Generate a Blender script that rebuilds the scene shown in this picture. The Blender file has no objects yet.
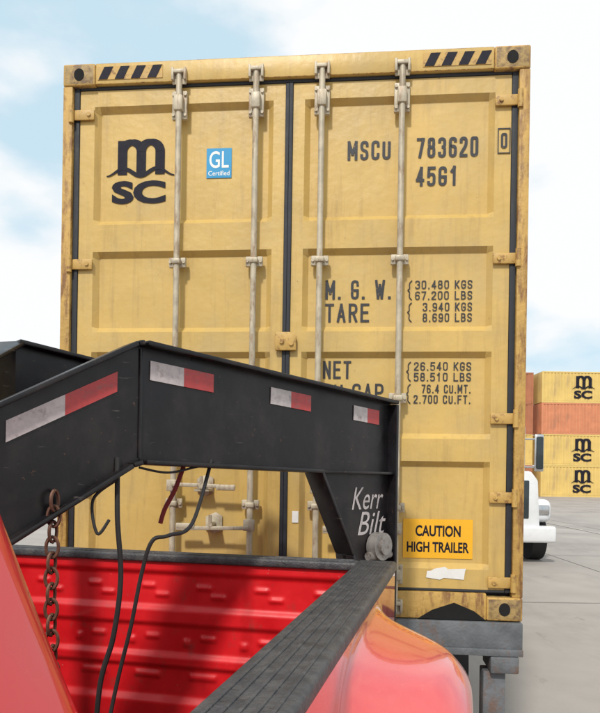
import bpy, bmesh, math, random
from mathutils import Matrix, Vector
random.seed(4)
S = bpy.context.scene
COL = S.collection

# ---------------------------------------------------------------- materials
def nodes_of(m):
    m.use_nodes = True
    nt = m.node_tree
    return nt, nt.nodes, nt.links, nt.nodes['Principled BSDF']

def mat(name, col, rough=0.5, metal=0.0, var=0.12, scale=6.0, bump=0.0, bscale=60.0,
        dirt_or_sheen=None, dscale=(5,5,5), dlo=0.55, dhi=0.7, damt=0.8, coat=0.0, spec=0.5,
        dirt2_or_sheen=None, d2scale=(3,3,3), d2lo=0.5, d2hi=0.7, d2amt=0.4,
        dirt3=None, d3scale=(3,3,3), d3lo=0.5, d3hi=0.7, d3amt=0.4, dent=0.0, dentscale=4.0):
    m = bpy.data.materials.new(name)
    nt, N, L, P = nodes_of(m)
    tc = N.new('ShaderNodeTexCoord')
    n1 = N.new('ShaderNodeTexNoise'); n1.inputs['Scale'].default_value = scale
    n1.inputs['Detail'].default_value = 4; n1.inputs['Roughness'].default_value = 0.6
    L.new(tc.outputs['Object'], n1.inputs['Vector'])
    mr = N.new('ShaderNodeMapRange'); mr.inputs[1].default_value = 0.3; mr.inputs[2].default_value = 0.7
    mr.inputs[3].default_value = 1 - var; mr.inputs[4].default_value = 1 + var * 0.6
    L.new(n1.outputs['Fac'], mr.inputs[0])
    mx = N.new('ShaderNodeMix'); mx.data_type = 'RGBA'; mx.blend_type = 'MULTIPLY'
    mx.inputs[0].default_value = 1
    mx.inputs[6].default_value = (*col, 1)
    L.new(mr.outputs[0], mx.inputs[7])
    out = mx.outputs[2]
    for D,sc,lo,hi,am in ((dirt_or_sheen,dscale,dlo,dhi,damt),(dirt2_or_sheen,d2scale,d2lo,d2hi,d2amt),(dirt3,d3scale,d3lo,d3hi,d3amt)):
        if not D: continue
        mp = N.new('ShaderNodeMapping'); mp.inputs['Scale'].default_value = sc
        L.new(tc.outputs['Object'], mp.inputs['Vector'])
        n2 = N.new('ShaderNodeTexNoise'); n2.inputs['Scale'].default_value = 1.0
        n2.inputs['Detail'].default_value = 6; n2.inputs['Roughness'].default_value = 0.68
        L.new(mp.outputs[0], n2.inputs['Vector'])
        r = N.new('ShaderNodeMapRange'); r.inputs[1].default_value = lo; r.inputs[2].default_value = hi
        r.inputs[3].default_value = 0; r.inputs[4].default_value = am
        L.new(n2.outputs['Fac'], r.inputs[0])
        m2 = N.new('ShaderNodeMix'); m2.data_type = 'RGBA'
        L.new(r.outputs[0], m2.inputs[0]); L.new(out, m2.inputs[6]); m2.inputs[7].default_value = (*D, 1)
        out = m2.outputs[2]
    L.new(out, P.inputs['Base Color'])
    rr = N.new('ShaderNodeMapRange'); rr.inputs[1].default_value = 0.3; rr.inputs[2].default_value = 0.7
    rr.inputs[3].default_value = max(0.03, rough - 0.08); rr.inputs[4].default_value = min(1, rough + 0.1)
    L.new(n1.outputs['Fac'], rr.inputs[0]); L.new(rr.outputs[0], P.inputs['Roughness'])
    P.inputs['Metallic'].default_value = metal
    P.inputs['Coat Weight'].default_value = coat
    P.inputs['Coat Roughness'].default_value = 0.06
    P.inputs['Specular IOR Level'].default_value = spec
    last=None
    for st,sc,dist in ((bump,bscale,0.01),(dent,dentscale,0.05)):
        if not st: continue
        nb = N.new('ShaderNodeTexNoise'); nb.inputs['Scale'].default_value = sc
        nb.inputs['Detail'].default_value = 3
        L.new(tc.outputs['Object'], nb.inputs['Vector'])
        b = N.new('ShaderNodeBump'); b.inputs['Strength'].default_value = st
        b.inputs['Distance'].default_value = dist
        L.new(nb.outputs['Fac'], b.inputs['Height'])
        if last: L.new(last, b.inputs['Normal'])
        last=b.outputs[0]
    if last: L.new(last, P.inputs['Normal'])
    return m

M = {}
M['yel'] = mat('container_paint', (0.60,0.405,0.120), 0.42, var=0.10, scale=2.2, bump=0.15, bscale=30,
               dirt_or_sheen=(0.30,0.19,0.075), dscale=(16,16,1.3), dlo=0.52, dhi=0.82, damt=0.65,
               dirt2_or_sheen=(0.17,0.075,0.03), d2scale=(34,34,24), d2lo=0.67, d2hi=0.72, d2amt=0.8,
               dirt3=(0.42,0.33,0.17), d3scale=(2.6,2.6,2.0), d3lo=0.45, d3hi=0.72, d3amt=0.45, dent=0.14, dentscale=4.0)
M['yel_rust'] = mat('rusty_container_paint', (0.52,0.32,0.085), 0.6, var=0.2, scale=5, bump=0.4, bscale=40,
               dirt_or_sheen=(0.17,0.07,0.028), dscale=(22,22,5), dlo=0.48, dhi=0.62, damt=0.85)
M['cast'] = mat('corner_casting_steel', (0.40,0.27,0.10), 0.6, var=0.3, scale=14, bump=0.4, bscale=50,
               dirt_or_sheen=(0.13,0.075,0.045), dscale=(22,22,22), dlo=0.45, dhi=0.60, damt=0.8)
M['hinge'] = mat('hinge_paint', (0.54,0.34,0.095), 0.55, var=0.15, scale=12, dirt_or_sheen=(0.2,0.09,0.03), dscale=(30,30,30), dlo=0.52, dhi=0.64)
M['gask'] = mat('door_gasket_rubber', (0.025,0.028,0.035), 0.7, var=0.3, scale=20)
M['galv'] = mat('galvanised_locking_gear', (0.49,0.43,0.32), 0.5, 0.15, var=0.25, scale=16, dirt_or_sheen=(0.24,0.13,0.06), dscale=(30,30,8), dlo=0.52, dhi=0.66, damt=0.7)
M['blk'] = mat('marking_black', (0.028,0.028,0.033), 0.55, var=0.3, scale=30, dirt_or_sheen=(0.34,0.22,0.07), dscale=(60,60,60), dlo=0.62, dhi=0.70, damt=0.7)
M['navy'] = mat('logo_black', (0.014,0.013,0.022), 0.6, var=0.2, scale=30, spec=0.2)
M['hole_shade'] = mat('painted_hole_shade', (0.006,0.006,0.006), 0.9)  # near-black colour paints the shade inside holes and recesses
M['blue'] = mat('sticker_blue', (0.01,0.28,0.55), 0.4, var=0.08)
M['white'] = mat('sticker_white', (0.78,0.78,0.75), 0.45, var=0.08, scale=12)
M['orange'] = mat('caution_yellow', (0.86,0.44,0.015), 0.4, var=0.06, scale=9)
M['steel'] = mat('chassis_steel', (0.14,0.15,0.16), 0.6, 0.1, var=0.35, scale=7, bump=0.3, dirt_or_sheen=(0.17,0.08,0.04), dscale=(12,12,6), dlo=0.52, dhi=0.68)
M['boss'] = mat('worn_boss_steel', (0.30,0.28,0.26), 0.5, 0.3, var=0.3, scale=20, dirt_or_sheen=(0.1,0.06,0.04), dscale=(25,25,25))
M['neck'] = mat('black_trailer_paint', (0.0085,0.0075,0.009), 0.33, var=0.5, scale=9, bump=0.10, bscale=14,
               dirt_or_sheen=(0.060,0.045,0.040), dscale=(5,5,3), dlo=0.46, dhi=0.80, damt=0.5,
               dirt2_or_sheen=(0.12,0.06,0.035), d2scale=(45,45,45), d2lo=0.66, d2hi=0.70, d2amt=0.8,
               dirt3=(0.13,0.115,0.10), d3scale=(9,9,60), d3lo=0.64, d3hi=0.72, d3amt=0.55, spec=0.4, dent=0.04)
M['tape_r'] = mat('reflective_tape_red', (0.46,0.05,0.05), 0.35, var=0.2, scale=40, dirt_or_sheen=(0.2,0.1,0.09), dscale=(30,30,30))
M['tape_w'] = mat('reflective_tape_white', (0.52,0.47,0.46), 0.35, var=0.2, scale=40, dirt_or_sheen=(0.25,0.2,0.19), dscale=(30,30,30))
M['red'] = mat('pickup_red_paint', (0.68,0.010,0.014), 0.3, var=0.08, scale=4, coat=0.7, bump=0.02, bscale=6,
               dirt_or_sheen=(0.55,0.06,0.05), dscale=(60,60,60), dlo=0.66, dhi=0.72, damt=0.5)
M['redin'] = mat('bed_red_paint', (0.72,0.010,0.016), 0.42, var=0.14, scale=7, coat=0.25, bump=0.15, bscale=10,
               dirt_or_sheen=(0.34,0.05,0.04), dscale=(16,16,12), dlo=0.58, dhi=0.75, damt=0.7,
               dirt2_or_sheen=(0.5,0.4,0.36), d2scale=(50,50,40), d2lo=0.69, d2hi=0.73, d2amt=0.7)
M['redsheen'] = mat('red_paint_sky_sheen', (0.68,0.055,0.058), 0.28, var=0.08, scale=5, coat=1.0,  # lighter pink base and blotches paint in the sky's reflection
               dirt_or_sheen=(0.70,0.15,0.14), dscale=(2.2,2.2,2.2), dlo=0.35, dhi=0.75, damt=0.7,
               dirt2_or_sheen=(0.75,0.35,0.32), d2scale=(70,70,70), d2lo=0.66, d2hi=0.72, d2amt=0.5)
M['plast'] = mat('black_rail_cap_plastic', (0.048,0.049,0.054), 0.48, var=0.3, scale=25, bump=0.3, bscale=150,
               dirt_or_sheen=(0.14,0.135,0.13), dscale=(20,20,20), dlo=0.42, dhi=0.75, damt=0.6)
M['rub'] = mat('black_rubber', (0.02,0.02,0.02), 0.75, var=0.3, scale=10)
M['chain'] = mat('rusty_chain_steel', (0.17,0.085,0.055), 0.6, 0.5, var=0.4, scale=40)
M['strap'] = mat('red_strap', (0.20,0.02,0.02), 0.7)
M['glass'] = mat('dark_glass', (0.03,0.04,0.045), 0.08, var=0.1)
M['wht'] = mat('white_truck_paint', (0.74,0.75,0.76), 0.3, var=0.05, coat=0.4)
M['chrome'] = mat('bright_metal', (0.6,0.6,0.6), 0.25, 1.0, var=0.1)
M['orangec'] = mat('hazed_orange_container_paint', (0.62,0.24,0.12), 0.6, var=0.15, scale=1.5, dirt_or_sheen=(0.36,0.17,0.10), dscale=(1.5,1.5,0.4))  # far container colours, here and below, are lightened to paint in distance haze
M['yelc'] = mat('hazed_far_container_paint', (0.70,0.50,0.16), 0.6, var=0.12, scale=1.0, dirt_or_sheen=(0.45,0.31,0.15), dscale=(1.5,1.5,0.3), dlo=0.55)
M['brownc'] = mat('hazed_brown_container_paint', (0.42,0.16,0.08), 0.6, var=0.15, scale=1.0)
M['wareh'] = mat('warehouse_cladding', (0.33,0.36,0.38), 0.6, var=0.08, scale=0.4)
M['roof'] = mat('warehouse_roof', (0.20,0.22,0.24), 0.6)
M['ground'] = mat('concrete_yard', (0.37,0.34,0.31), 0.85, var=0.16, scale=0.6, bump=0.3, bscale=25,
               dirt_or_sheen=(0.19,0.18,0.165), dscale=(0.5,0.22,1), dlo=0.48, dhi=0.72, damt=0.6,
               dirt2_or_sheen=(0.10,0.095,0.09), d2scale=(2.5,0.8,1), d2lo=0.64, d2hi=0.74, d2amt=0.5)
M['joint'] = mat('joint_tar', (0.14,0.135,0.125), 0.9, var=0.3, scale=3)
M['line'] = mat('road_paint', (0.50,0.48,0.42), 0.7, var=0.2, scale=3, dirt_or_sheen=(0.36,0.33,0.30), dscale=(3,3,3), dlo=0.45, dhi=0.55)

# ---------------------------------------------------------------- mesh builder
class MB:
    def __init__(s): s.bm = bmesh.new()
    def box(s, x0,x1,y0,y1,z0,z1, m=0, bev=0.0, seg=2):
        mt = Matrix.Translation(((x0+x1)/2,(y0+y1)/2,(z0+z1)/2)) @ Matrix.Diagonal((abs(x1-x0),abs(y1-y0),abs(z1-z0),1))
        r = bmesh.ops.create_cube(s.bm, size=1, matrix=mt)
        vs = r['verts']; fs = {f for v in vs for f in v.link_faces}
        for f in fs: f.material_index = m
        if bev:
            es = list({e for v in vs for e in v.link_edges})
            bmesh.ops.bevel(s.bm, geom=es, offset=bev, segments=seg, affect='EDGES', profile=0.5)
    def cyl(s, p0, p1, r, r2=None, n=16, m=0, caps=True):
        p0=Vector(p0); p1=Vector(p1); d=p1-p0
        q = d.to_track_quat('Z','Y').to_matrix().to_4x4()
        mt = Matrix.Translation((p0+p1)/2) @ q
        rr = bmesh.ops.create_cone(s.bm, cap_ends=caps, segments=n, radius1=r, radius2=r if r2 is None else r2, depth=d.length, matrix=mt)
        for f in {f for v in rr['verts'] for f in v.link_faces}: f.material_index = m
    def prism(s, pts, y0, y1, m=0, bev=0.0):
        a=[s.bm.verts.new((x,y0,z)) for x,z in pts]; b=[s.bm.verts.new((x,y1,z)) for x,z in pts]
        n=len(pts); fs=[s.bm.faces.new(a), s.bm.faces.new(b[::-1])]
        for i in range(n): fs.append(s.bm.faces.new((a[i],b[i],b[(i+1)%n],a[(i+1)%n])))
        for f in fs: f.material_index=m
        if bev:
            es=list({e for f in fs for e in f.edges})
            bmesh.ops.bevel(s.bm, geom=es, offset=bev, segments=2, affect='EDGES', profile=0.5)
    def slab(s, x0,z0,x1,z1,t,y0,y1,m=0,bev=0.0):
        d=Vector((x1-x0,z1-z0)).normalized(); n=Vector((-d.y,d.x))*t
        s.prism([(x0,z0),(x1,z1),(x1+n.x,z1+n.y),(x0+n.x,z0+n.y)],y0,y1,m,bev)
    def grid(s, us, vs, fn, m=0, skip=None):
        V=[[s.bm.verts.new(fn(u,v)) for v in vs] for u in us]
        for i in range(len(us)-1):
            for j in range(len(vs)-1):
                if skip and skip((us[i]+us[i+1])/2,(vs[j]+vs[j+1])/2): continue
                f=s.bm.faces.new((V[i][j],V[i+1][j],V[i+1][j+1],V[i][j+1])); f.material_index=m
    def tube(s, pts, r, n=8, m=0, sub=8, closed=False):
        P=[Vector(p) for p in pts]
        if not closed:
            P=[P[0]]+P+[P[-1]]
            C=[]
            for i in range(1,len(P)-2):
                for k in range(sub):
                    t=k/sub; a,b,c,d=P[i-1],P[i],P[i+1],P[i+2]
                    C.append(0.5*((2*b)+(c-a)*t+(2*a-5*b+4*c-d)*t*t+(3*b-a-3*c+d)*t**3))
            C.append(P[-2])
        else: C=P
        rings=[]
        N=len(C); up=Vector((0.13,0.97,0.2)).normalized()
        for i,c in enumerate(C):
            t=(C[(i+1)%N]-C[i-1]) if closed else (C[min(i+1,N-1)]-C[max(i-1,0)])
            t.normalize(); u=t.cross(up)
            if u.length<0.05: u=t.cross(Vector((1,0,0)))
            u.normalize(); w=t.cross(u)
            rings.append([s.bm.verts.new(c+(u*math.cos(2*math.pi*k/n)+w*math.sin(2*math.pi*k/n))*r) for k in range(n)])
        for i in range(N if closed else N-1):
            A=rings[i];B=rings[(i+1)%N]
            for k in range(n):
                f=s.bm.faces.new((A[k],A[(k+1)%n],B[(k+1)%n],B[k])); f.material_index=m
    def done(s, name, parent, mats, loc=(0,0,0), rz=0.0, ang=35):
        bmesh.ops.recalc_face_normals(s.bm, faces=s.bm.faces)
        me=bpy.data.meshes.new(name); s.bm.to_mesh(me); s.bm.free()
        for k in (mats if isinstance(mats,(list,tuple)) else [mats]): me.materials.append(M[k])
        me.shade_smooth(); me.set_sharp_from_angle(angle=math.radians(ang))
        o=bpy.data.objects.new(name,me); COL.objects.link(o); o.parent=parent
        o.location=loc; o.rotation_euler=(0,0,rz)
        return o

def empty(name, loc=(0,0,0), rz=0.0):
    e=bpy.data.objects.new(name,None); e.empty_display_size=0.3; COL.objects.link(e)
    e.location=loc; e.rotation_euler=(0,0,rz); return e

def text(parent,name,body,x0,z0,x1,z1,y,m,bold=0.0,shear=0.0,loc=(0,0,0),rz=0.0):
    cu=bpy.data.curves.new(name,'FONT'); cu.body=body; cu.offset=bold; cu.shear=shear; cu.resolution_u=4
    o=bpy.data.objects.new(name+'_tmp',cu); COL.objects.link(o)
    dg=bpy.context.evaluated_depsgraph_get(); dg.update()
    me=bpy.data.meshes.new_from_object(o.evaluated_get(dg))
    bpy.data.objects.remove(o)
    xs=[v.co.x for v in me.vertices]; ys=[v.co.y for v in me.vertices]
    a,b,c,d=min(xs),max(xs),min(ys),max(ys)
    for v in me.vertices:
        v.co=Vector((x0+(v.co.x-a)/(b-a)*(x1-x0), y, z0+(v.co.y-c)/(d-c)*(z1-z0)))
    me.materials.clear(); me.materials.append(M[m])
    t=bpy.data.objects.new(name,me); COL.objects.link(t); t.parent=parent; t.location=loc; t.rotation_euler=(0,0,rz)
    return t

def ribbon(b, pts, w, y, m=0):
    P=[Vector(p) for p in pts]; L=[];R=[]
    for i,p in enumerate(P):
        t=(P[min(i+1,len(P)-1)]-P[max(i-1,0)]).normalized(); n=Vector((-t.y,t.x))
        ww=w[i] if isinstance(w,list) else w
        L.append(b.bm.verts.new((p.x+n.x*ww/2,y,p.y+n.y*ww/2))); R.append(b.bm.verts.new((p.x-n.x*ww/2,y,p.y-n.y*ww/2)))
    for i in range(len(P)-1):
        f=b.bm.faces.new((L[i],L[i+1],R[i+1],R[i])); f.material_index=m

G={
'M':[('s',[(0,0),(0,1)]),('s',[(0,1),(.5,.30)]),('s',[(.5,.30),(1,1)]),('s',[(1,1),(1,0)])],
'S':[('r',[(1,.72),(1,1),(0,1),(0,.54),(1,.46),(1,0),(0,0),(0,.28)])],
'C':[('r',[(1,.68),(1,1),(0,1),(0,0),(1,0),(1,.32)])],
'U':[('r',[(0,1),(0,0),(1,0),(1,1)])],
'G':[('r',[(1,.70),(1,1),(0,1),(0,0),(1,0),(1,.48)]),('s',[(1,.46),(.5,.46)])],
'W':[('s',[(0,1),(.25,0)]),('s',[(.25,0),(.5,.75)]),('s',[(.5,.75),(.75,0)]),('s',[(.75,0),(1,1)])],
'T':[('s',[(0,1),(1,1)]),('s',[(.5,1),(.5,0)])],
'A':[('s',[(0,0),(.5,1)]),('s',[(.5,1),(1,0)]),('s',[(.18,.30),(.82,.30)])],
'R':[('s',[(0,0),(0,1)]),('r',[(0,1),(1,1),(1,.5),(0,.5)]),('s',[(.5,.5),(1,0)])],
'P':[('s',[(0,0),(0,1)]),('r',[(0,1),(1,1),(1,.46),(0,.46)])],
'B':[('s',[(0,0),(0,1)]),('r',[(0,1),(.92,1),(.92,.53),(0,.53)]),('r',[(0,.53),(1,.53),(1,0),(0,0)])],
'E':[('s',[(0,0),(0,1)]),('s',[(0,1),(1,1)]),('s',[(0,.52),(.85,.52)]),('s',[(0,0),(1,0)])],
'N':[('s',[(0,0),(0,1)]),('s',[(0,1),(1,0)]),('s',[(1,0),(1,1)])],
'K':[('s',[(0,0),(0,1)]),('s',[(0,.4),(1,1)]),('s',[(.3,.55),(1,0)])],
'L':[('s',[(0,1),(0,0)]),('s',[(0,0),(1,0)])],
'F':[('s',[(0,0),(0,1)]),('s',[(0,1),(1,1)]),('s',[(0,.52),(.85,.52)])],
'0':[('r',[(.5,1),(0,1),(0,0),(1,0),(1,1),(.5,1)])],
'1':[('s',[(.12,.78),(.55,1)]),('s',[(.55,1.03),(.55,0)])],
'2':[('r',[(0,.72),(0,1),(1,1),(1,.6),(0,.12),(0,0)]),('s',[(0,0),(1,0)])],
'3':[('r',[(0,.75),(0,1),(1,1),(1,.53),(.4,.53)]),('r',[(.4,.53),(1,.53),(1,0),(0,0),(0,.25)])],
'4':[('s',[(.72,0),(.72,1)]),('s',[(.72,1),(0,.28)]),('s',[(0,.28),(1,.28)])],
'5':[('s',[(1,1),(.06,1)]),('s',[(.06,1),(0,.5)]),('r',[(0,.5),(.2,.63),(1,.63),(1,0),(0,0),(0,.22)])],
'6':[('r',[(1,.78),(1,1),(0,1),(0,0),(1,0),(1,.56),(0,.56)])],
'7':[('s',[(0,1),(1,1)]),('s',[(1,1),(.35,0)])],
'8':[('r',[(.5,1),(.06,1),(.06,.53),(.94,.53),(.94,1),(.5,1)]),('r',[(.5,.53),(0,.53),(0,0),(1,0),(1,.53),(.5,.53)])],
'9':[('r',[(0,.22),(0,0),(1,0),(1,1),(0,1),(0,.44),(1,.44)])],
}
def rounded(pts, r):
    P=[Vector(p) for p in pts]; out=[P[0]]
    for i in range(1,len(P)-1):
        a,b,c=P[i-1],P[i],P[i+1]
        la=(a-b).length; lc=(c-b).length; ra=min(r,la*.5); rc=min(r,lc*.5)
        p=b+(a-b).normalized()*ra; q=b+(c-b).normalized()*rc
        for k in range(7):
            t=k/6; out.append(p.lerp(b,t).lerp(b.lerp(q,t),t))
    out.append(P[-1])
    res=[out[0]]
    for p in out[1:]:
        if (p-res[-1]).length>1e-5: res.append(p)
    return res
def stext(parent,name,s,x0,z0,x1,z1,y,m,th=0.12):
    h=z1-z0; t=h*th
    adv=[]
    for c in s: adv.append({' ':0.55,'.':0.45,'W':1.25,'M':1.2}.get(c,1.0))
    gap=0.34; tot=sum(adv)+gap*(len(s)-1); u=(x1-x0)/tot
    b=MB(); x=x0; k=0
    for c,a in zip(s,adv):
        w=a*u
        if c=='.': b.box(x+w*.5-t*.55,x+w*.5+t*.55,y-0.0006,y+0.0006,z0,z0+t*1.1)
        elif c in G:
            X0=x+t/2; X1=x+w-t/2; Z0=z0+t/2; Z1=z1-t/2
            for kind,pts in G[c]:
                PP=[(X0+p[0]*(X1-X0),Z0+p[1]*(Z1-Z0)) for p in pts]
                if kind=='r': PP=rounded(PP,(X1-X0)*0.62)
                else:
                    a0,b0=Vector(PP[0]),Vector(PP[1]); d=(b0-a0).normalized()*t*.5
                    PP=[a0-d,b0+d]
                k+=1; ribbon(b,PP,t,y-0.00025*(k%5))
        x+=w+gap*u
    return b.done(name,parent,[m])

def logo(parent, name, x0, z0, w, h, y, m, e=0.00035):
    b=MB()
    mz0=z0+h*0.42; mz1=z0+h
    st=w*0.155; xs=[x0+w*0.2, x0+w*0.51, x0+w*0.82]
    mh=mz1-mz0
    for i in range(3):
        ribbon(b,[(xs[i],mz0+mh*.06),(xs[i],mz1-mh*(.30 if i else .02))],st,y)
    for i in range(2):
        cx=(xs[i]+xs[i+1])/2; rx=(xs[i+1]-xs[i])/2; pts=[];ws=[]
        for k in range(15):
            a=math.pi*(1-k/14)
            pts.append((cx+rx*math.cos(a), mz1-mh*.32+mh*.25*math.sin(a))); ws.append(st*(0.62+0.38*abs(math.cos(a))))
        ribbon(b,pts,ws,y-e*(1+i))
    pts=[];ws=[]
    for k in range(41):
        t=k/40; pts.append((x0-w*.06+t*w*1.12, mz0+mh*.13-mh*.10*math.cos(t*4*math.pi))); ws.append(w*0.05*(0.35+math.sin(math.pi*t)))
    ribbon(b,pts,ws,y-e*3)
    b.done(name+'_m',parent,[m])
    text(parent,name+'_sc','SC',x0+w*.03,z0,x0+w*.92,z0+h*.36,y-e,m,bold=0.045)

# ---------------------------------------------------------------- shipping container
def corr_profile(L, period=0.278, depth=0.036):
    pts=[(0,0)]; x=0.04
    while x+period<L:
        pts+= [(x,0),(x+.03,depth),(x+.11,depth),(x+.14,0)]
        x+=period
    pts.append((L,0)); return pts

W,H,LEN=2.438,2.896,12.192
cont=empty('shipping_container',(-1.29,3.753,1.155),math.radians(-5.64))
b=MB()
b.box(0,0.052,0.0,0.16,0.118,2.778,0,0.004)
b.box(W-0.052,W,0.0,0.16,0.118,2.778,0,0.004)
b.box(0.178,W-0.178,0.0,0.10,2.785,2.896,1,0.004)
b.box(0.178,W-0.178,0.0,0.12,0.0,0.135,0,0.006)
for x in (0,W-0.178):
    for z in (0,2.778):
        for y in (0.0,LEN-0.162):
            b.box(x,x+0.178,y-0.006,y+0.162,z,z+0.118,2,0.01,3)
b.done('rear_frame',cont,['yel_rust','yel','cast'])
b=MB()
for x in (0.089,W-0.089):
    for z in (0.059,2.837):
        pts=[(x+0.028*math.cos(a*math.pi/12),z+0.033*math.sin(a*math.pi/12)) for a in range(24)]
        b.prism(pts,-0.008,0.01)
b.done('casting_hole_shade',cont,['hole_shade'])  # solid discs, slightly proud; the dark of each hole is painted on
b=MB()
pr=corr_profile(LEN-0.3)
for sx,sg in ((0.012,1),(W-0.012,-1)):
    b.grid(list(range(len(pr))),[0.16,2.80],lambda i,z,sx=sx,sg=sg:(sx+sg*pr[i][1],0.15+pr[i][0],z))
b.grid([0.01,W-0.01],[0.1,LEN-0.01],lambda x,y:(x,y,2.86))
b.grid([0.01,W-0.01],[0.1,LEN-0.01],lambda x,y:(x,y,0.10))
b.box(0.01,W-0.01,LEN-0.06,LEN-0.01,0.1,2.86)
for x in (0.0,W-0.06):
    b.box(x,x+0.06,0.163,LEN-0.165,2.80,2.885); b.box(x,x+0.06,0.163,LEN-0.165,0.01,0.16)
b.done('body_shell',cont,['yel'])
ZB=[(0.25,0.80),(0.915,1.362),(1.468,1.90),(2.045,2.68)]
def door(name,x0,x1,xa,xb,seed):
    b=MB(); sl=0.028
    R=random.Random(seed)
    dents=[(R.uniform(x0,x1),R.uniform(0.2,2.7),R.uniform(0.05,0.13),R.uniform(-0.004,0.005)) for _ in range(16)]
    def subdiv(a,n=26):
        out=[]
        for p,q in zip(a[:-1],a[1:]):
            k=max(1,int((q-p)/0.03)); out+=[p+(q-p)*i/k for i in range(k)]
        return out+[a[-1]]
    xs=subdiv([x0,xa,xa+sl,xb-sl,xb,x1]); z0=[0.15]
    for a,c in ZB: z0+=[a,a+sl,c-sl,c]
    z0.append(2.765); zs=subdiv(z0)
    def fn(x,z):
        tx=max(0,min(1,(x-xa)/sl,(xb-x)/sl)); tz=max([0]+[min(1,(z-a)/sl,(c-z)/sl) for a,c in ZB])
        y=0.030+0.030*min(tx,tz)
        for dx,dz,dr,dd in dents: y+=dd*math.exp(-((x-dx)**2+(z-dz)**2)/dr**2)*(0.6 if min(tx,tz)>0.9 else 0.3)
        return (x,min(y,0.0605) if dd else y,z)
    b.grid(xs,zs,fn)
    b.grid([x0,x1],[0.032,0.07],lambda x,y:(x,y,0.15)); b.grid([x0,x1],[0.032,0.07],lambda x,y:(x,y,2.765))
    b.grid([0.032,0.07],[0.15,2.765],lambda y,z:(x0,y,z)); b.grid([0.032,0.07],[0.15,2.765],lambda y,z:(x1,y,z))
    b.done(name,cont,['yel'],ang=14)
door('door_left',0.085,1.198,0.165,1.135,5)
door('door_right',1.240,2.353,1.300,2.272,9)
b=MB()
b.box(0.054,0.083,0.022,0.06,0.137,2.783,0,0.003)
b.box(2.355,2.384,0.022,0.06,0.137,2.783,0,0.003)
b.box(1.200,1.2185,0.020,0.06,0.151,2.764,0,0.003); b.box(1.2195,1.238,0.018,0.06,0.151,2.764,0,0.003)
b.box(0.085,2.353,0.023,0.06,2.767,2.783,0,0.003)
b.box(0.085,2.353,0.023,0.06,0.137,0.149,0,0.003)
b.box(0.06,2.38,0.072,0.09,0.12,2.79)
b.done('door_gaskets',cont,['gask'])
b=MB()
for z in (0.19,0.62,1.02,1.83,2.63):
    for sx in (0,1):
        def X(a): return a if sx==0 else W-a
        b.box(min(X(0.03),X(0.17)),max(X(0.03),X(0.17)),0.008,0.021,z-0.028,z+0.028,0,0.006)
        b.cyl((X(0.047),0.0,z-0.045),(X(0.047),0.0,z+0.045),0.014,n=12)
        b.cyl((X(0.14),0.008,z),(X(0.14),0.000,z),0.011,n=8)
b.prism([(1.165,1.365),(1.275,1.365),(1.275,1.44),(1.24,1.46),(1.165,1.46)],-0.004,0.017,0,0.004)
b.cyl((1.20,-0.004,1.41),(1.20,-0.014,1.41),0.012,n=10); b.cyl((1.25,-0.004,1.40),(1.25,-0.014,1.40),0.012,n=10)
b.done('hinges_and_keeper',cont,['hinge'])
b=MB()
for i,x in enumerate((0.637,1.047,1.391,1.801)):
    b.cyl((x,-0.008,0.03),(x,-0.008,2.835),0.0160,n=14)
    for z,d in ((2.80,1),(0.05,-1)):
        b.box(x-0.038,x+0.038,-0.006,0.003,z-0.035,z+0.045,0,0.004)
        b.box(x-0.040,x-0.026,-0.028,0.0,z-0.02,z+0.045,0,0.004); b.box(x+0.026,x+0.040,-0.028,0.0,z-0.02,z+0.045,0,0.004)
        b.box(x-0.03,x+0.03,-0.030,0.0,z+0.015,z+0.035,0,0.004)
    for z,hh,ww in ((2.66,0.075,0.040),(1.83,0.026,0.045),(1.12,0.026,0.045),(0.56,0.025,0.045),(0.22,0.05,0.04)):
        b.box(x-ww,x+ww,0.004,0.0285,z-hh,z+hh,0,0.004)
        b.box(x-0.024,x+0.024,-0.032,0.010,z-hh*0.55,z+hh*0.55,0,0.008)
        for sx in (-1,1):
            for sz in ((-1,1) if hh>0.04 else (0,)):
                b.cyl((x+sx*(ww-0.009),0.004,z+sz*hh*0.72),(x+sx*(ww-0.009),-0.005,z+sz*hh*0.72),0.008,n=8)
for (xa,xb,z) in ((0.637,0.975,0.655),(1.047,0.665,0.455),(1.391,1.74,0.655),(1.801,1.43,0.455)):
    sg=1 if xb>xa else -1
    b.box(xa-0.03,xa+0.03,-0.034,-0.022,z-0.03,z+0.03,0,0.004)
    b.slab(xa,z-0.004,xb,z-0.012,0.02,-0.05,-0.038,0,0.004)
    b.box(min(xb,xb-sg*.1),max(xb,xb-sg*.1),-0.054,-0.036,z-0.022,z+0.006,0,0.006)
    xm=(xa+xb)/2
    b.box(xm-0.05,xm+0.03,-0.036,0.058,z-0.03,z-0.015,0,0.004)
    b.prism([(xm-0.055,z-0.035),(xm-0.005,z-0.055),(xm+0.035,z-0.035),(xm+0.035,z+0.04),(xm,z+0.06),(xm-0.055,z+0.035)],0.045,0.0555,0,0.003)
    b.cyl((xm-0.01,-0.052,z),(xm-0.01,0.05,z),0.012,n=10)
    b.cyl((xm-0.01,-0.045,z+0.01),(xm-0.01,-0.045,z+0.05),0.009,n=8)
b.done('locking_bars',cont,['galv'])
b=MB()
for (s0,s1) in ((0.190,0.545),(1.905,2.245)):
    b.box(s0,s1,-0.0035,-0.0005,2.806,2.876,1)
    n=4; st=(s1-s0)/n
    for i in range(n):
        x=s0+0.006+i*st
        b.prism([(x,2.808),(x+0.048,2.808),(x+0.080,2.874),(x+0.032,2.874)],-0.0055,-0.004)
b.done('hazard_stripes',cont,['navy','hinge'])
Yr=0.0565; Yf=0.0260
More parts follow.
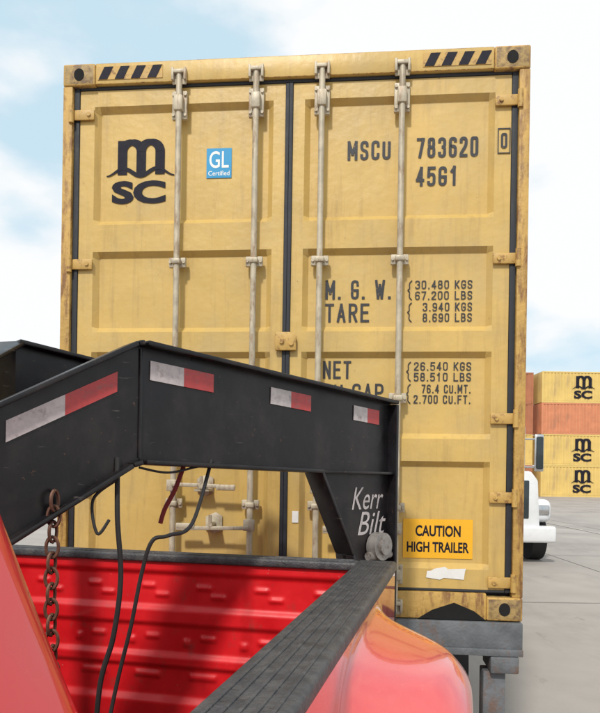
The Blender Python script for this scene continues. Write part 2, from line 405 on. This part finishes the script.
def T(n,s,x0,z0,x1,z1,m='blk',th=0.145,y=Yr): return stext(cont,n,s,x0,z0,x1,z1,y,m,th)
T('prefix_text','MSCU',1.525,2.366,1.748,2.466)
T('serial_text','783620',1.882,2.368,2.195,2.472)
T('check_digit','0',2.302,2.392,2.334,2.470,y=Yf)
b=MB()
for a in ((2.286,2.350,2.366,2.371),(2.286,2.350,2.490,2.495),(2.286,2.291,2.371,2.490),(2.345,2.350,2.371,2.490)):
    b.box(a[0],a[1],Yf-0.001,Yf+0.001,a[2],a[3])
b.done('check_digit_box',cont,['blk'])
T('type_text','45G1',1.880,2.222,2.095,2.322)
T('mgw_text','M. G. W.',1.420,1.640,1.762,1.740,th=0.13)
T('tare_text','TARE',1.420,1.520,1.650,1.618,th=0.13)
T('net_text','NET',1.414,1.225,1.560,1.318,th=0.13)
T('cap_text','CU.CAP.',1.414,1.110,1.765,1.200,th=0.13)
rows=[('30.480 KGS',1.690),('67.200 LBS',1.634),('3.940 KGS',1.575),('8.690 LBS',1.520),
      ('26.540 KGS',1.268),('58.510 LBS',1.213),('76.4 CU.MT.',1.152),('2.700 CU.FT.',1.098)]
for i,(s,z) in enumerate(rows):
    x0=1.885 if i in(0,1,4,5,7) else 1.925
    T('weight_row_%d'%i,s,x0,z,2.175,z+0.044,th=0.14)
b=MB()
for zz in (1.634,1.520,1.213,1.098):
    b.tube([(1.868,Yr,zz+0.100),(1.856,Yr,zz+0.085),(1.856,Yr,zz+0.06),(1.848,Yr,zz+0.05),(1.856,Yr,zz+0.04),(1.856,Yr,zz+0.015),(1.868,Yr,zz)],0.0028,6)
b.done('brackets',cont,['blk'])
logo(cont,'line_logo',0.245,2.165,0.335,0.345,Yr,'navy')
b=MB(); b.box(0.775,0.910,Yr-0.0005,Yr+0.0005,2.292,2.450); b.done('survey_sticker',cont,['blue'])
text(cont,'survey_sticker_text','GL',0.79,2.345,0.895,2.435,Yr-0.001,'white',0.01)
text(cont,'survey_sticker_small','Certified',0.785,2.305,0.90,2.33,Yr-0.001,'white',0.01)
b=MB(); b.box(1.842,2.196,Yr-0.0005,Yr+0.0005,0.300,0.502); b.done('caution_sticker',cont,['orange'])
text(cont,'caution_text','CAUTION',1.905,0.412,2.135,0.470,Yr-0.001,'navy',0.03)
text(cont,'high_trailer_text','HIGH TRAILER',1.862,0.330,2.178,0.385,Yr-0.001,'navy',0.03)
b=MB()
b.prism([(1.96,0.205),(2.03,0.195),(2.05,0.205),(2.15,0.198),(2.155,0.235),(2.16,0.255),(2.07,0.250),(2.055,0.262),(2.00,0.250),(1.985,0.240),(1.965,0.238)],Yf,Yf+0.001)
b.prism([(1.265,0.47),(1.298,0.47),(1.298,0.53),(1.265,0.53)],Yf,Yf+0.001)
b.done('torn_labels',cont,['white'])
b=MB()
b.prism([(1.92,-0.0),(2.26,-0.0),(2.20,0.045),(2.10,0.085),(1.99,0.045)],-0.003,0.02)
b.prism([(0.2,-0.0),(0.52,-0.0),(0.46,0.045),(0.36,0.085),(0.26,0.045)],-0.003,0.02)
b.done('sill_recess_shade',cont,['hole_shade'])  # dark shapes proud of the sill, recess shade put in as colour

# ---------------------------------------------------------------- container chassis
ch=empty('container_chassis',(-1.29,3.753,0),math.radians(-5.64))
b=MB()
b.box(0.0,W,-0.02,0.16,0.985,1.150,0,0.008)
b.box(-0.0,W,-0.035,-0.022,0.985,1.02,0,0.003)
for x in (0.02,W-0.16): b.box(x,x+0.14,-0.04,0.20,0.90,0.983,0,0.008)
b.box(2.25,2.36,0.0,0.12,0.42,0.90,0,0.006); b.box(0.08,0.19,0.0,0.12,0.42,0.90,0,0.006)
b.box(0.02,W-0.02,-0.03,0.09,0.42,0.54,0,0.01)
for x in (0.74,1.58):
    b.box(x,x+0.12,0.17,12.2,0.78,1.14,0,0.005)
for y in (1.0,2.2,3.6,5,6.5,8,9.5,11): b.box(0.1,W-0.1,y,y+0.1,1.0,1.13)
b.done('frame',ch,['steel'])
b=MB()
for y in (1.9,3.15):
    for x in (0.05,0.34,1.82,2.11):
        b.cyl((x,y,0.51),(x+0.27,y,0.51),0.51,n=36)
    b.cyl((0.3,y,0.51),(2.1,y,0.51),0.07)
b.done('wheels',ch,['rub'],ang=50)
b=MB()
for i in range(8): b.box(0.06+i*0.29,0.06+i*0.29+0.27,-0.034,-0.0305,0.455,0.505,i%2)
b.done('bumper_tape',ch,['tape_r','tape_w'])

# ---------------------------------------------------------------- pickup
pk=empty('red_pickup_truck',(0.36,2.68,0),math.radians(-12.9))
BW=1.82; BL=1.72; RZ=1.555; FZ=0.86
b=MB()
def emb(x,z,cx,cz,hx,hz,soft=0.012):
    dx=max(abs(x-cx)-hx,0); dz=max(abs(z-cz)-hz,0); d=math.hypot(dx,dz)
    return max(0,1-d/soft)
marks=[]
for cx in (-0.26,-0.50,-0.74,-0.98,-1.22,-1.46,-1.66):
    marks+=[(cx,1.42,0.022,0.003),(cx+0.06,1.385,0.022,0.003),(cx+0.02,1.215,0.024,0.004),(cx-0.07,1.195,0.008,0.008),(cx,1.06,0.05,0.006)]
def tg(x,z):
    y=-0.055
    y+=0.018*max(0,min(1,(1.485-z)/0.02))*max(0,min(1,(z-0.95)/0.03))*max(0,min(1,(-0.09-x)/0.03))*max(0,min(1,(x+BW-0.09)/0.03))
    y-=0.016*max(0,min(1,(0.045-abs(z-1.30))/0.02))
    y-=0.016*max(0,min(1,(0.035-abs(z-1.12))/0.02))
    r=0
    for c in marks:
        if abs(x-c[0])<0.09 and abs(z-c[1])<0.04: r=max(r,emb(x,z,*c))
    return (x,y-0.009*r,z)
xs=[-BW+BW*i/260 for i in range(261)]; zs=[FZ-0.02+(1.54-FZ)*i/100 for i in range(101)]
b.grid(xs,zs,tg)
b.done('tailgate_inner_panel',pk,['redin'],ang=60)
b=MB(); b.box(-BW+0.02,-0.02,-0.02,0.0,0.8,1.515,0,0.008); b.done('tailgate_outer_panel',pk,['red'])
b=MB()
b.box(-BW,-0.122,-0.072,0.015,1.520,RZ-0.002,0,0.009,3)
for y in (-0.055,-0.03,-0.005): b.box(-BW+0.03,-0.14,y-0.004,y+0.004,RZ-0.006,RZ+0.002,0,0.002)
for x0 in (-0.125,-BW-0.02):
    b.box(x0,x0+0.147,-2.1,0.018,1.515,RZ,0,0.012,3)
    for k in (0.026,0.050,0.074,0.098,0.122):
        b.box(x0+k-0.004,x0+k+0.004,-2.05,-0.02,RZ-0.004,RZ+0.003,0,0.002)
b.done('rail_caps',pk,['plast'])
b=MB()
b.box(-BW+0.04,-0.08,-BL,-0.06,FZ-0.04,FZ-0.01)
x=-BW+0.12
while x<-0.14: b.box(x,x+0.05,-BL,-0.065,FZ-0.02,FZ+0.003,0,0.005); x+=0.11
b.done('bed_floor',pk,['rub'])
b=MB()
b.box(-0.10,-0.08,-BL,-0.03,FZ-0.03,1.513); b.box(-BW+0.02,-BW+0.04,-BL,-0.03,FZ-0.03,1.513)
b.box(-BW+0.02,-0.08,-BL-0.02,-BL,FZ-0.03,1.35)
for sx in (-0.30,-BW+0.04): b.box(sx,sx+0.2,-1.35,-0.55,FZ-0.01,1.16,0,0.05,4)
b.done('bed_walls',pk,['redin'])
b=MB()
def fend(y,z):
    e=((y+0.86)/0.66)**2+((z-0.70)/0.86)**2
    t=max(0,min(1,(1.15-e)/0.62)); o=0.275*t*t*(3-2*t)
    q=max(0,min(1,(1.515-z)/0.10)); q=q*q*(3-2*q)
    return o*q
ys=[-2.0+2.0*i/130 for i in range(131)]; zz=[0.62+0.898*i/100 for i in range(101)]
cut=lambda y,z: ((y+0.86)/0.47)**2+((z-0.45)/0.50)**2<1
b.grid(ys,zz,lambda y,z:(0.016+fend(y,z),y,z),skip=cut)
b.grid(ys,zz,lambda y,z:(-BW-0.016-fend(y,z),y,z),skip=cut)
b.done('bed_sides',pk,['redsheen'],ang=60)
b=MB()
for x in (-0.08,0.17,-BW-0.19,-BW+0.06): b.cyl((x-0.09,-0.86,0.40),(x+0.09,-0.86,0.40),0.40,n=40)
for x in (-0.02,-BW-0.0): b.cyl((x-0.12,-4.75,0.40),(x+0.12,-4.75,0.40),0.40,n=40)
b.done('wheels',pk,['rub'],ang=50)
b=MB()
def cabring(inset,z,y0=-1.745,y1=-3.9,r=0.10,n=6):
    x1=-inset; x0=-BW+inset; yb=y0-inset*0.10; yf=y1+inset*0.9
    pts=[]
    for cx,cy,a0 in ((x1-r,yb-r,0),(x0+r,yb-r,90),(x0+r,yf+r,180),(x1-r,yf+r,270)):
        for k in range(n+1):
            a=math.radians(a0+90*k/n); pts.append((cx+r*math.cos(a),cy+r*math.sin(a),z))
    return pts
secs=[(0.03,0.55),(0.01,0.8),(0.03,1.1),(0.095,1.3),(0.165,1.42),(0.245,1.56),(0.308,1.70),(0.375,1.86),(0.425,1.95),(0.51,2.03),(0.64,2.06)]
rings=[[b.bm.verts.new(p) for p in cabring(i,z)] for i,z in secs]
for a,c in zip(rings[:-1],rings[1:]):
    for k in range(len(a)): b.bm.faces.new((a[k],a[(k+1)%len(a)],c[(k+1)%len(a)],c[k]))
b.bm.faces.new(rings[-1])
b.box(-BW+0.14,-0.14,-5.4,-3.7,0.75,1.32,0,0.12,5)
b.box(-BW+0.02,-0.02,-5.2,-4.3,0.62,1.05,0,0.1,5)
b.done('cab_and_hood',pk,['red'],ang=50)
b=MB()
for sx in (0,1):
    def q(i): return (-i+0.006) if sx==0 else (-BW+i-0.006)
    pts=[(q(0.215),-2.55,1.50),(q(0.215),-3.50,1.50),(q(0.355),-3.3,1.82),(q(0.355),-2.65,1.82)]
    b.bm.faces.new([b.bm.verts.new(p) for p in pts])
b.done('side_windows',pk,['glass'])
b=MB(); b.box(-BW-0.02,0.0,-5.5,-5.38,0.5,0.72,0,0.04,3); b.done('front_bumper',pk,['chrome'])

# ---------------------------------------------------------------- gooseneck trailer
gt=empty('gooseneck_trailer')
R1=math.radians(45); R2=math.radians(36); C=(-0.51,2.22,0)
def ibeam(b, top, bot, fw=0.055, tw=0.008, tf=0.016):
    b.prism([*top,*bot[::-1]],-tw,tw)
    for (p,q) in zip(top[:-1],top[1:]): b.slab(p[0],p[1],q[0],q[1],tf,-fw,fw,0,0.004)
    for (p,q) in zip(bot[:-1],bot[1:]): b.slab(p[0],p[1]-tf,q[0],q[1]-tf,tf,-fw,fw,0,0.004)
def zt(s): return 2.282-0.066*s
b=MB()
b.prism([(0,zt(0)),(1.29,zt(1.29)),(1.29,1.15),(1.10,1.15),(1.00,1.55),(0.80,1.905),(0,1.925)],-0.008,0.008)
b.slab(0,zt(0),1.293,zt(1.293),0.016,-0.055,0.055,0,0.004)
b.slab(0,1.909,0.81,1.889,0.016,-0.055,0.055,0,0.004)
b.slab(0.80,1.900,1.00,1.55,0.014,-0.05,0.05,0,0.003); b.slab(1.00,1.55,1.10,1.15,0.014,-0.05,0.05,0,0.003)
b.slab(0.81,1.889,1.277,1.885,0.012,-0.045,-0.010,0,0.003)
b.box(1.277,1.293,-0.055,0.055,1.15,zt(1.29)-0.002,0,0.004)
b.box(1.08,1.30,-0.06,0.06,1.13,1.15,0,0.004)
# weld bead at the knee
b.cyl((0.0,-0.010,1.93),(0.0,-0.010,2.275),0.006,n=8)
b.done('neck_beam',gt,['neck'],C,R1)
b=MB(); ibeam(b,[(-0.86,1.82),(-0.02,2.278),(0.0,2.282)],[(-0.86,1.40),(-0.03,1.915),(0.0,1.925)])
b.done('neck_slope_beam',gt,['neck'],C,R2)
C2=(-1.02,2.50,0)
b=MB(); ibeam(b,[(0,2.33),(0.95,2.21)],[(0,2.02),(0.95,1.95)])
b.done('neck_beam_twin',gt,['neck'],C2,math.radians(40))
b=MB(); ibeam(b,[(-0.62,2.0),(0,2.33)],[(-0.62,1.58),(0,2.01)]); b.done('neck_slope_beam_twin',gt,['neck'],C2,math.radians(75))
b=MB(); b.box(0.0,0.42,-0.03,0.03,2.0,2.12,0,0.004)
b.done('neck_crossmember',gt,['neck'],(-0.32,3.07,0),math.radians(-42))
b=MB()
b.box(-1.42,-0.96,1.66,1.98,1.40,1.43,0,0.005)
b.cyl((-1.14,1.80,0.90),(-1.14,1.80,1.75),0.055,n=20); b.cyl((-1.14,1.80,0.86),(-1.14,1.80,1.00),0.075,n=20)
b.done('coupler',gt,['neck'])
b=MB()
b.box(1.05,1.36,-0.05,0.9,1.00,1.13,0,0.006)
b.cyl((1.2,0.1,0.05),(1.2,0.1,1.0),0.04); b.cyl((1.2,0.1,0.0),(1.2,0.1,0.04),0.1)
b.cyl((1.2,0.75,0.05),(1.2,0.75,1.0),0.04); b.cyl((1.2,0.75,0.0),(1.2,0.75,0.04),0.1)
b.done('front_crossmember_and_jacks',gt,['neck'],C,R1)
b=MB()
def tape(b,s0,s1,f,m,h=0.062,y0=-0.0125): b.prism([(s0,f(s0)-h),(s1,f(s1)-h),(s1,f(s1)),(s0,f(s0))],y0,y0+0.003,m)
for s0,s1,m in ((0.035,0.165,1),(0.165,0.29,0),(0.56,0.665,1),(0.665,0.775,0),(1.035,1.125,1),(1.125,1.205,0)):
    tape(b,s0,s1,lambda s:zt(s)-0.038,m)
b.done('reflective_tape',gt,['tape_r','tape_w'],C,R1)
b=MB(); f=lambda s:2.235+0.52*s
tape(b,-0.235,-0.075,f,0); tape(b,-0.40,-0.235,f,1)
b.done('reflective_tape_slope',gt,['tape_r','tape_w'],C,R2)
text(gt,'maker_name_top','Kerr',1.035,1.735,1.245,1.83,-0.0095,'tape_w',0.0,0.3,C,R1)
text(gt,'maker_name_bottom','Bilt',1.075,1.625,1.265,1.725,-0.0095,'tape_w',0.0,0.3,C,R1)
b=MB()
b.cyl((1.19,-0.012,1.575),(1.19,-0.060,1.575),0.060,n=24); b.cyl((1.19,-0.060,1.575),(1.19,-0.075,1.575),0.035,n=24)
b.cyl((1.12,-0.03,1.535),(1.27,-0.03,1.535),0.018,n=12)
b.done('jack_crank_boss',gt,['boss'],C,R1)
b=MB()
z=1.80; k=0
while z>0.88:
    pts=[]
    for j in range(16):
        a=2*math.pi*j/16
        u=0.017*math.cos(a); w=0.030*math.sin(a)
        pts.append((-0.705+(u if k%2 else 0.3*u)+0.006*math.sin(z*7), 2.03+(0.2*u if k%2 else u), z+w))
    b.tube(pts,0.0055,6,closed=True); z-=0.045; k+=1
b.done('safety_chain',gt,['chain'])
b=MB()
b.tube([(-0.56,2.17,1.93),(-0.553,2.15,1.746),(-0.54,2.15,1.56),(-0.56,2.15,1.38),(-0.60,2.15,1.22),(-0.62,2.15,0.9)],0.0085)
b.tube([(-0.30,2.42,1.93),(-0.345,2.30,1.72),(-0.40,2.18,1.69),(-0.445,2.15,1.675),(-0.475,2.15,1.58),(-0.507,2.15,1.41),(-0.55,2.15,1.22),(-0.60,2.1,0.9)],0.0065)
b.tube([(-0.50,2.20,1.90),(-0.42,2.26,1.885),(-0.34,2.35,1.905),(-0.27,2.42,1.92)],0.004)
b.tube([(-0.56,2.15,1.86),(-0.62,2.12,1.80),(-0.60,2.1,1.70),(-0.57,2.12,1.74)],0.005)
b.done('wiring_cables',gt,['rub'])
b=MB(); b.tube([(-0.385,2.40,1.93),(-0.42,2.40,1.83),(-0.455,2.40,1.76),(-0.47,2.40,1.71)],0.008); b.done('breakaway_strap',gt,['strap'])

# ---------------------------------------------------------------- white semi
sm=empty('semi_truck',(3.12,14.6,0))
b=MB()
b.box(0.0,2.35,2.2,4.6,0.95,3.12,0,0.12,4)
b.box(0.3,2.05,2.6,4.4,3.0,3.5,0,0.2,4)
b.prism([(0.35,0.75),(2.0,0.75),(1.95,1.75),(1.8,1.95),(0.55,1.95),(0.4,1.75)],0.15,2.3,0,0.05)
b.box(0.02,0.55,0.35,1.6,0.85,1.35,0,0.15,4); b.box(1.8,2.33,0.35,1.6,0.85,1.35,0,0.15,4)
b.box(0.05,2.3,0.0,0.3,0.45,0.80,0,0.06,3)
b.done('cab',sm,['wht'])
b=MB()
b.box(0.2,2.15,2.17,2.22,2.0,2.75,0,0.01); b.box(2.34,2.37,2.5,3.4,1.95,2.7,0,0.01); b.box(-0.02,0.01,2.5,3.4,1.95,2.7,0,0.01)
b.box(0.6,1.75,0.13,0.16,0.95,1.75,0,0.02)
for x in (2.55,-0.36): b.box(x,x+0.16,2.05,2.10,2.0,2.78,0,0.03)
b.done('glass_and_grille',sm,['glass'])
b=MB()
for x in (2.52,-0.39): b.box(x,x+0.22,2.102,2.16,1.95,2.84,0,0.03)
for z in (2.05,2.72): b.cyl((-0.28,2.15,z),(2.62,2.15,z),0.02)
b.box(1.95,2.25,0.32,0.36,1.02,1.22,0,0.03); b.box(0.1,0.4,0.32,0.36,1.02,1.22,0,0.03)
b.cyl((2.12,2.6,0.7),(2.12,4.2,0.7),0.32,n=24)
b.cyl((2.2,4.7,0.9),(2.2,4.7,3.6),0.07)
b.done('mirrors_and_chrome',sm,['chrome'])
b=MB()
for y in (1.0,6.2,7.5):
    for x in (0.05,1.98): b.cyl((x,y,0.5),(x+0.3,y,0.5),0.5,n=32)
b.box(0.75,1.6,1.0,8.3,0.7,0.95)
b.done('wheels_and_frame',sm,['rub'],ang=50)

# ---------------------------------------------------------------- container stacks
def stack_box(x,y,z,m,withlogo=True,L=12.192,h=2.591):
    e=empty('stacked_container',(x,y,z))
    b=MB(); pr=corr_profile(L-0.3)
    b.grid(list(range(len(pr))),[0.16,h-0.12],lambda i,zz:(0.15+pr[i][0],0.02+pr[i][1],zz))
    b.box(0,L,0.075,2.43,0.02,h-0.02)
    b.box(0.16,L-0.16,0.0,0.07,0.0,0.15); b.box(0.16,L-0.16,0.0,0.07,h-0.11,h)
    for xx in (0,L-0.15): b.box(xx,xx+0.15,0.0,0.074,0.0,h)
    b.done('shell',e,[m])
    if withlogo: logo(e,'logo',2.6,0.35,1.7,1.9,0.0,'navy',0.012)
    return e
cols=['yelc','yelc','orangec','yelc']
for r,m in enumerate(cols):
    stack_box(20.1,58,r*2.6,m,m!='orangec')
    stack_box(32.5,58,r*2.6,['yelc','orangec','yelc','brownc'][r],r in(0,2))
    stack_box(7.5,58.9,r*2.6,['brownc','yelc','brownc','brownc'][r],False)

wh=empty('warehouse',(-75,66,0))
b=MB(); b.box(0,52,0,30,0,10.2)
x=0.0
while x<52: b.box(x,x+0.25,-0.06,0.0,0,10.2); x+=1.0
b.done('walls',wh,['wareh'])
b=MB(); b.box(-0.6,52.6,-0.7,30.6,10.2,11.4,0,0.1); b.done('roof',wh,['roof'])
b=MB()
for x in range(3,50,6): b.box(x,x+3.6,-0.09,-0.062,0,4.5)
b.done('dock_doors',wh,['white'])

# ---------------------------------------------------------------- ground
b=MB(); b.grid([-700,700],[-300,1200],lambda x,y:(x,y,0)); g=b.done('ground',None,['ground'])
b=MB()
for x in (-9.5,-5,-0.5,5.9,10.4,15,20):
    b.grid([x,x+0.02],[-30,120],lambda a,y:(a,y,0.004))
for y in range(-20,110,6):
    for xx in range(-60,60,10):
        b.grid([xx,xx+9.99],[y+0.3,y+0.32],lambda a,c:(a,c,0.008))
b.done('pavement_joints',None,['joint'])
b=MB(); b.grid([9.6,9.72],[-10,50],lambda a,y:(a,y,0.012)); b.done('painted_lane_line',None,['line'])

# ---------------------------------------------------------------- world + sun
EL,AZ=math.radians(45),math.radians(198)
w=bpy.data.worlds.new('World'); S.world=w; w.use_nodes=True
N=w.node_tree.nodes; L=w.node_tree.links; bg=N['Background']
sky=N.new('ShaderNodeTexSky'); sky.sky_type='NISHITA'; sky.sun_disc=False
sky.sun_elevation=EL; sky.sun_rotation=AZ; sky.dust_density=1.0
tc=N.new('ShaderNodeTexCoord'); mp=N.new('ShaderNodeMapping'); mp.inputs['Scale'].default_value=(1.6,1.6,3.2)
mp.inputs['Location'].default_value=(0.35,0.0,0.1)
L.new(tc.outputs['Generated'],mp.inputs['Vector'])
n=N.new('ShaderNodeTexNoise'); n.inputs['Scale'].default_value=1.8; n.inputs['Detail'].default_value=6; n.inputs['Roughness'].default_value=0.46
L.new(mp.outputs[0],n.inputs['Vector'])
r=N.new('ShaderNodeMapRange'); r.interpolation_type='SMOOTHSTEP'
r.inputs[1].default_value=0.40; r.inputs[2].default_value=0.53; r.inputs[3].default_value=0.0; r.inputs[4].default_value=1.0
L.new(n.outputs['Fac'],r.inputs[0])
hz=N.new('ShaderNodeMix'); hz.data_type='RGBA'; hz.inputs[0].default_value=0.85; hz.inputs[7].default_value=(6.3,8.3,9.4,1)
L.new(sky.outputs[0],hz.inputs[6])
mx=N.new('ShaderNodeMix'); mx.data_type='RGBA'; mx.inputs[7].default_value=(9.4,9.5,9.6,1)
L.new(r.outputs[0],mx.inputs[0]); L.new(hz.outputs[2],mx.inputs[6])
L.new(mx.outputs[2],bg.inputs['Color']); bg.inputs['Strength'].default_value=0.105
sd=bpy.data.lights.new('sun','SUN'); sd.energy=2.7; sd.angle=math.radians(5); sd.color=(1,0.95,0.88)
so=bpy.data.objects.new('sun',sd); COL.objects.link(so)
dirv=Vector((math.sin(AZ)*math.cos(EL),math.cos(AZ)*math.cos(EL),math.sin(EL)))
so.rotation_euler=dirv.to_track_quat('Z','Y').to_euler(); so.location=dirv*30

# ---------------------------------------------------------------- camera
cd=bpy.data.cameras.new('camera'); cam=bpy.data.objects.new('camera',cd); COL.objects.link(cam)
cd.sensor_fit='HORIZONTAL'; cd.sensor_width=36; cd.lens=42; cd.shift_y=0.189; cd.shift_x=0.003
cd.clip_start=0.02; cd.clip_end=3000
cam.matrix_world=Matrix.Translation((0,0,1.9)) @ Matrix.Rotation(math.radians(90),4,'X') @ Matrix.Rotation(0.0152,4,'Z')
S.camera=cam
S.view_settings.view_transform='Standard'; S.view_settings.look='None'; S.view_settings.exposure=0
